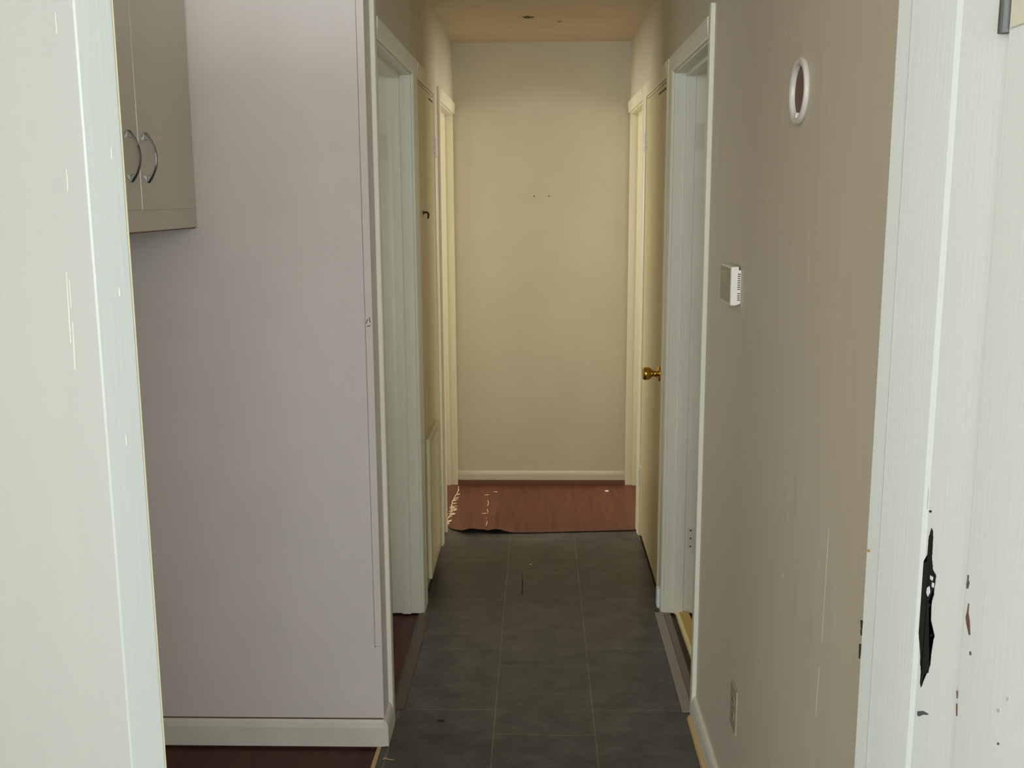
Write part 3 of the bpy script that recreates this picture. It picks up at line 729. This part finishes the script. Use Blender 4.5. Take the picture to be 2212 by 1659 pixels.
bm = B(); blot(bm, -0.037, 4.36, 0.006, 0.004, 0.002, 9, 0.0015)
tag(obj('paper_scrap', bm, M['plastic']), 'tiny white speck on the slate tiles past the tear', 'paper scrap')

# ------------------------------------------------------------------ windows and light
def window(name, x0, x1, y0, y1, z0, z1, label):
    bm = B(); t = 0.035
    if x1 - x0 > y1 - y0:
        for a, b_, c, d in ((x0, x0 + t, z0, z1), (x1 - t, x1, z0, z1), (x0 + t, x1 - t, z0, z0 + t), (x0 + t, x1 - t, z1 - t, z1)):
            box(bm, a, b_, y0, y1, c, d)
    else:
        for a, b_, c, d in ((y0, y0 + t, z0, z1), (y1 - t, y1, z0, z1), (y0 + t, y1 - t, z0, z0 + t), (y0 + t, y1 - t, z1 - t, z1)):
            box(bm, x0, x1, a, b_, c, d)
    return struct(name, bm, M['trim'], label, 'window', 0.002)
window('window_1', WX0, WX1, WY - 0.08, WY - 0.02, WZ0, WZ1, 'white window frame behind the viewer')
window('window_2', -2.08, -2.02, 5.1, 6.1, 1.3, 1.95, 'white window frame of the far left room')
window('window_3', 2.02, 2.08, 5.1, 6.1, 1.3, 1.95, 'white window frame of the far right room')
window('window_4', -2.08, -2.02, 3.2, 4.0, 0.9, 2.1, 'white window frame of the near left room')
window('window_5', 2.02, 2.08, 3.2, 4.0, 0.9, 2.1, 'white window frame of the near right room')

window('added_window_6', -3.38, -3.32, 1.6, 2.7, 0.9, 2.1, 'white frame of the window added to the unseen kitchen')  # unseen window, added only to go with the kitchen fill light
def daylight(name, loc, direction, sx, sy, power, col):
    l = bpy.data.lights.new(name, 'AREA'); l.shape = 'RECTANGLE'; l.size = sx; l.size_y = sy; l.energy = power; l.color = col
    o = bpy.data.objects.new(name, l); C.objects.link(o); o.location = loc
    o.rotation_euler = Vector(direction).to_track_quat('-Z', 'Y').to_euler()
    return o
daylight('window_daylight', ((WX0 + WX1) / 2, WY - 0.12, (WZ0 + WZ1) / 2), (0, 1, 0), 4.3, 1.2, 240, (0.89, 0.98, 1.03))
daylight('kitchen_fill_light', (-3.43, 2.15, 1.5), (1, 0, 0), 1.05, 1.15, 5, (0.92, 0.98, 1.0))  # added fill light, brightens the taupe and grey walls from the left
daylight('window_daylight_far_left', (-2.13, 5.6, 1.625), (1, 0, 0), 0.95, 0.6, 44, (1.0, 0.98, 0.95))
daylight('window_daylight_far_right', (2.13, 5.6, 1.625), (-1, 0, 0), 0.95, 0.6, 44, (1.0, 0.98, 0.95))
daylight('window_daylight_near_left', (-2.13, 3.6, 1.5), (1, 0, 0), 0.75, 1.15, 8, (0.95, 1.0, 0.98))
daylight('window_daylight_near_right', (2.13, 3.6, 1.5), (-1, 0, 0), 0.75, 1.15, 4, (0.95, 1.0, 0.98))

w = bpy.data.worlds.new('World'); bpy.context.scene.world = w; w.use_nodes = True
w.node_tree.nodes['Background'].inputs['Color'].default_value = (0.75, 0.8, 0.85, 1); w.node_tree.nodes['Background'].inputs['Strength'].default_value = 0.3

# ------------------------------------------------------------------ camera
cam = bpy.data.cameras.new('camera'); cam.sensor_width = 36; cam.lens = 36 * 2228 / 2212; cam.clip_start = 0.01
co = bpy.data.objects.new('camera', cam); C.objects.link(co)
fwd = Vector((-0.0260, 0.9838, -0.1773)).normalized()
dwn = Vector((-0.0005, -0.1774, -0.9841)); dwn = (dwn - fwd * dwn.dot(fwd)).normalized()
rgt = dwn.cross(fwd)
co.matrix_world = Matrix(((rgt.x, -dwn.x, -fwd.x, 0), (rgt.y, -dwn.y, -fwd.y, 0), (rgt.z, -dwn.z, -fwd.z, H), (0, 0, 0, 1)))
bpy.context.scene.camera = co
vs_ = bpy.context.scene.view_settings
vs_.view_transform = 'Standard'; vs_.look = 'None'; vs_.gamma = 1; vs_.use_curve_mapping = False; vs_.exposure = 0.0
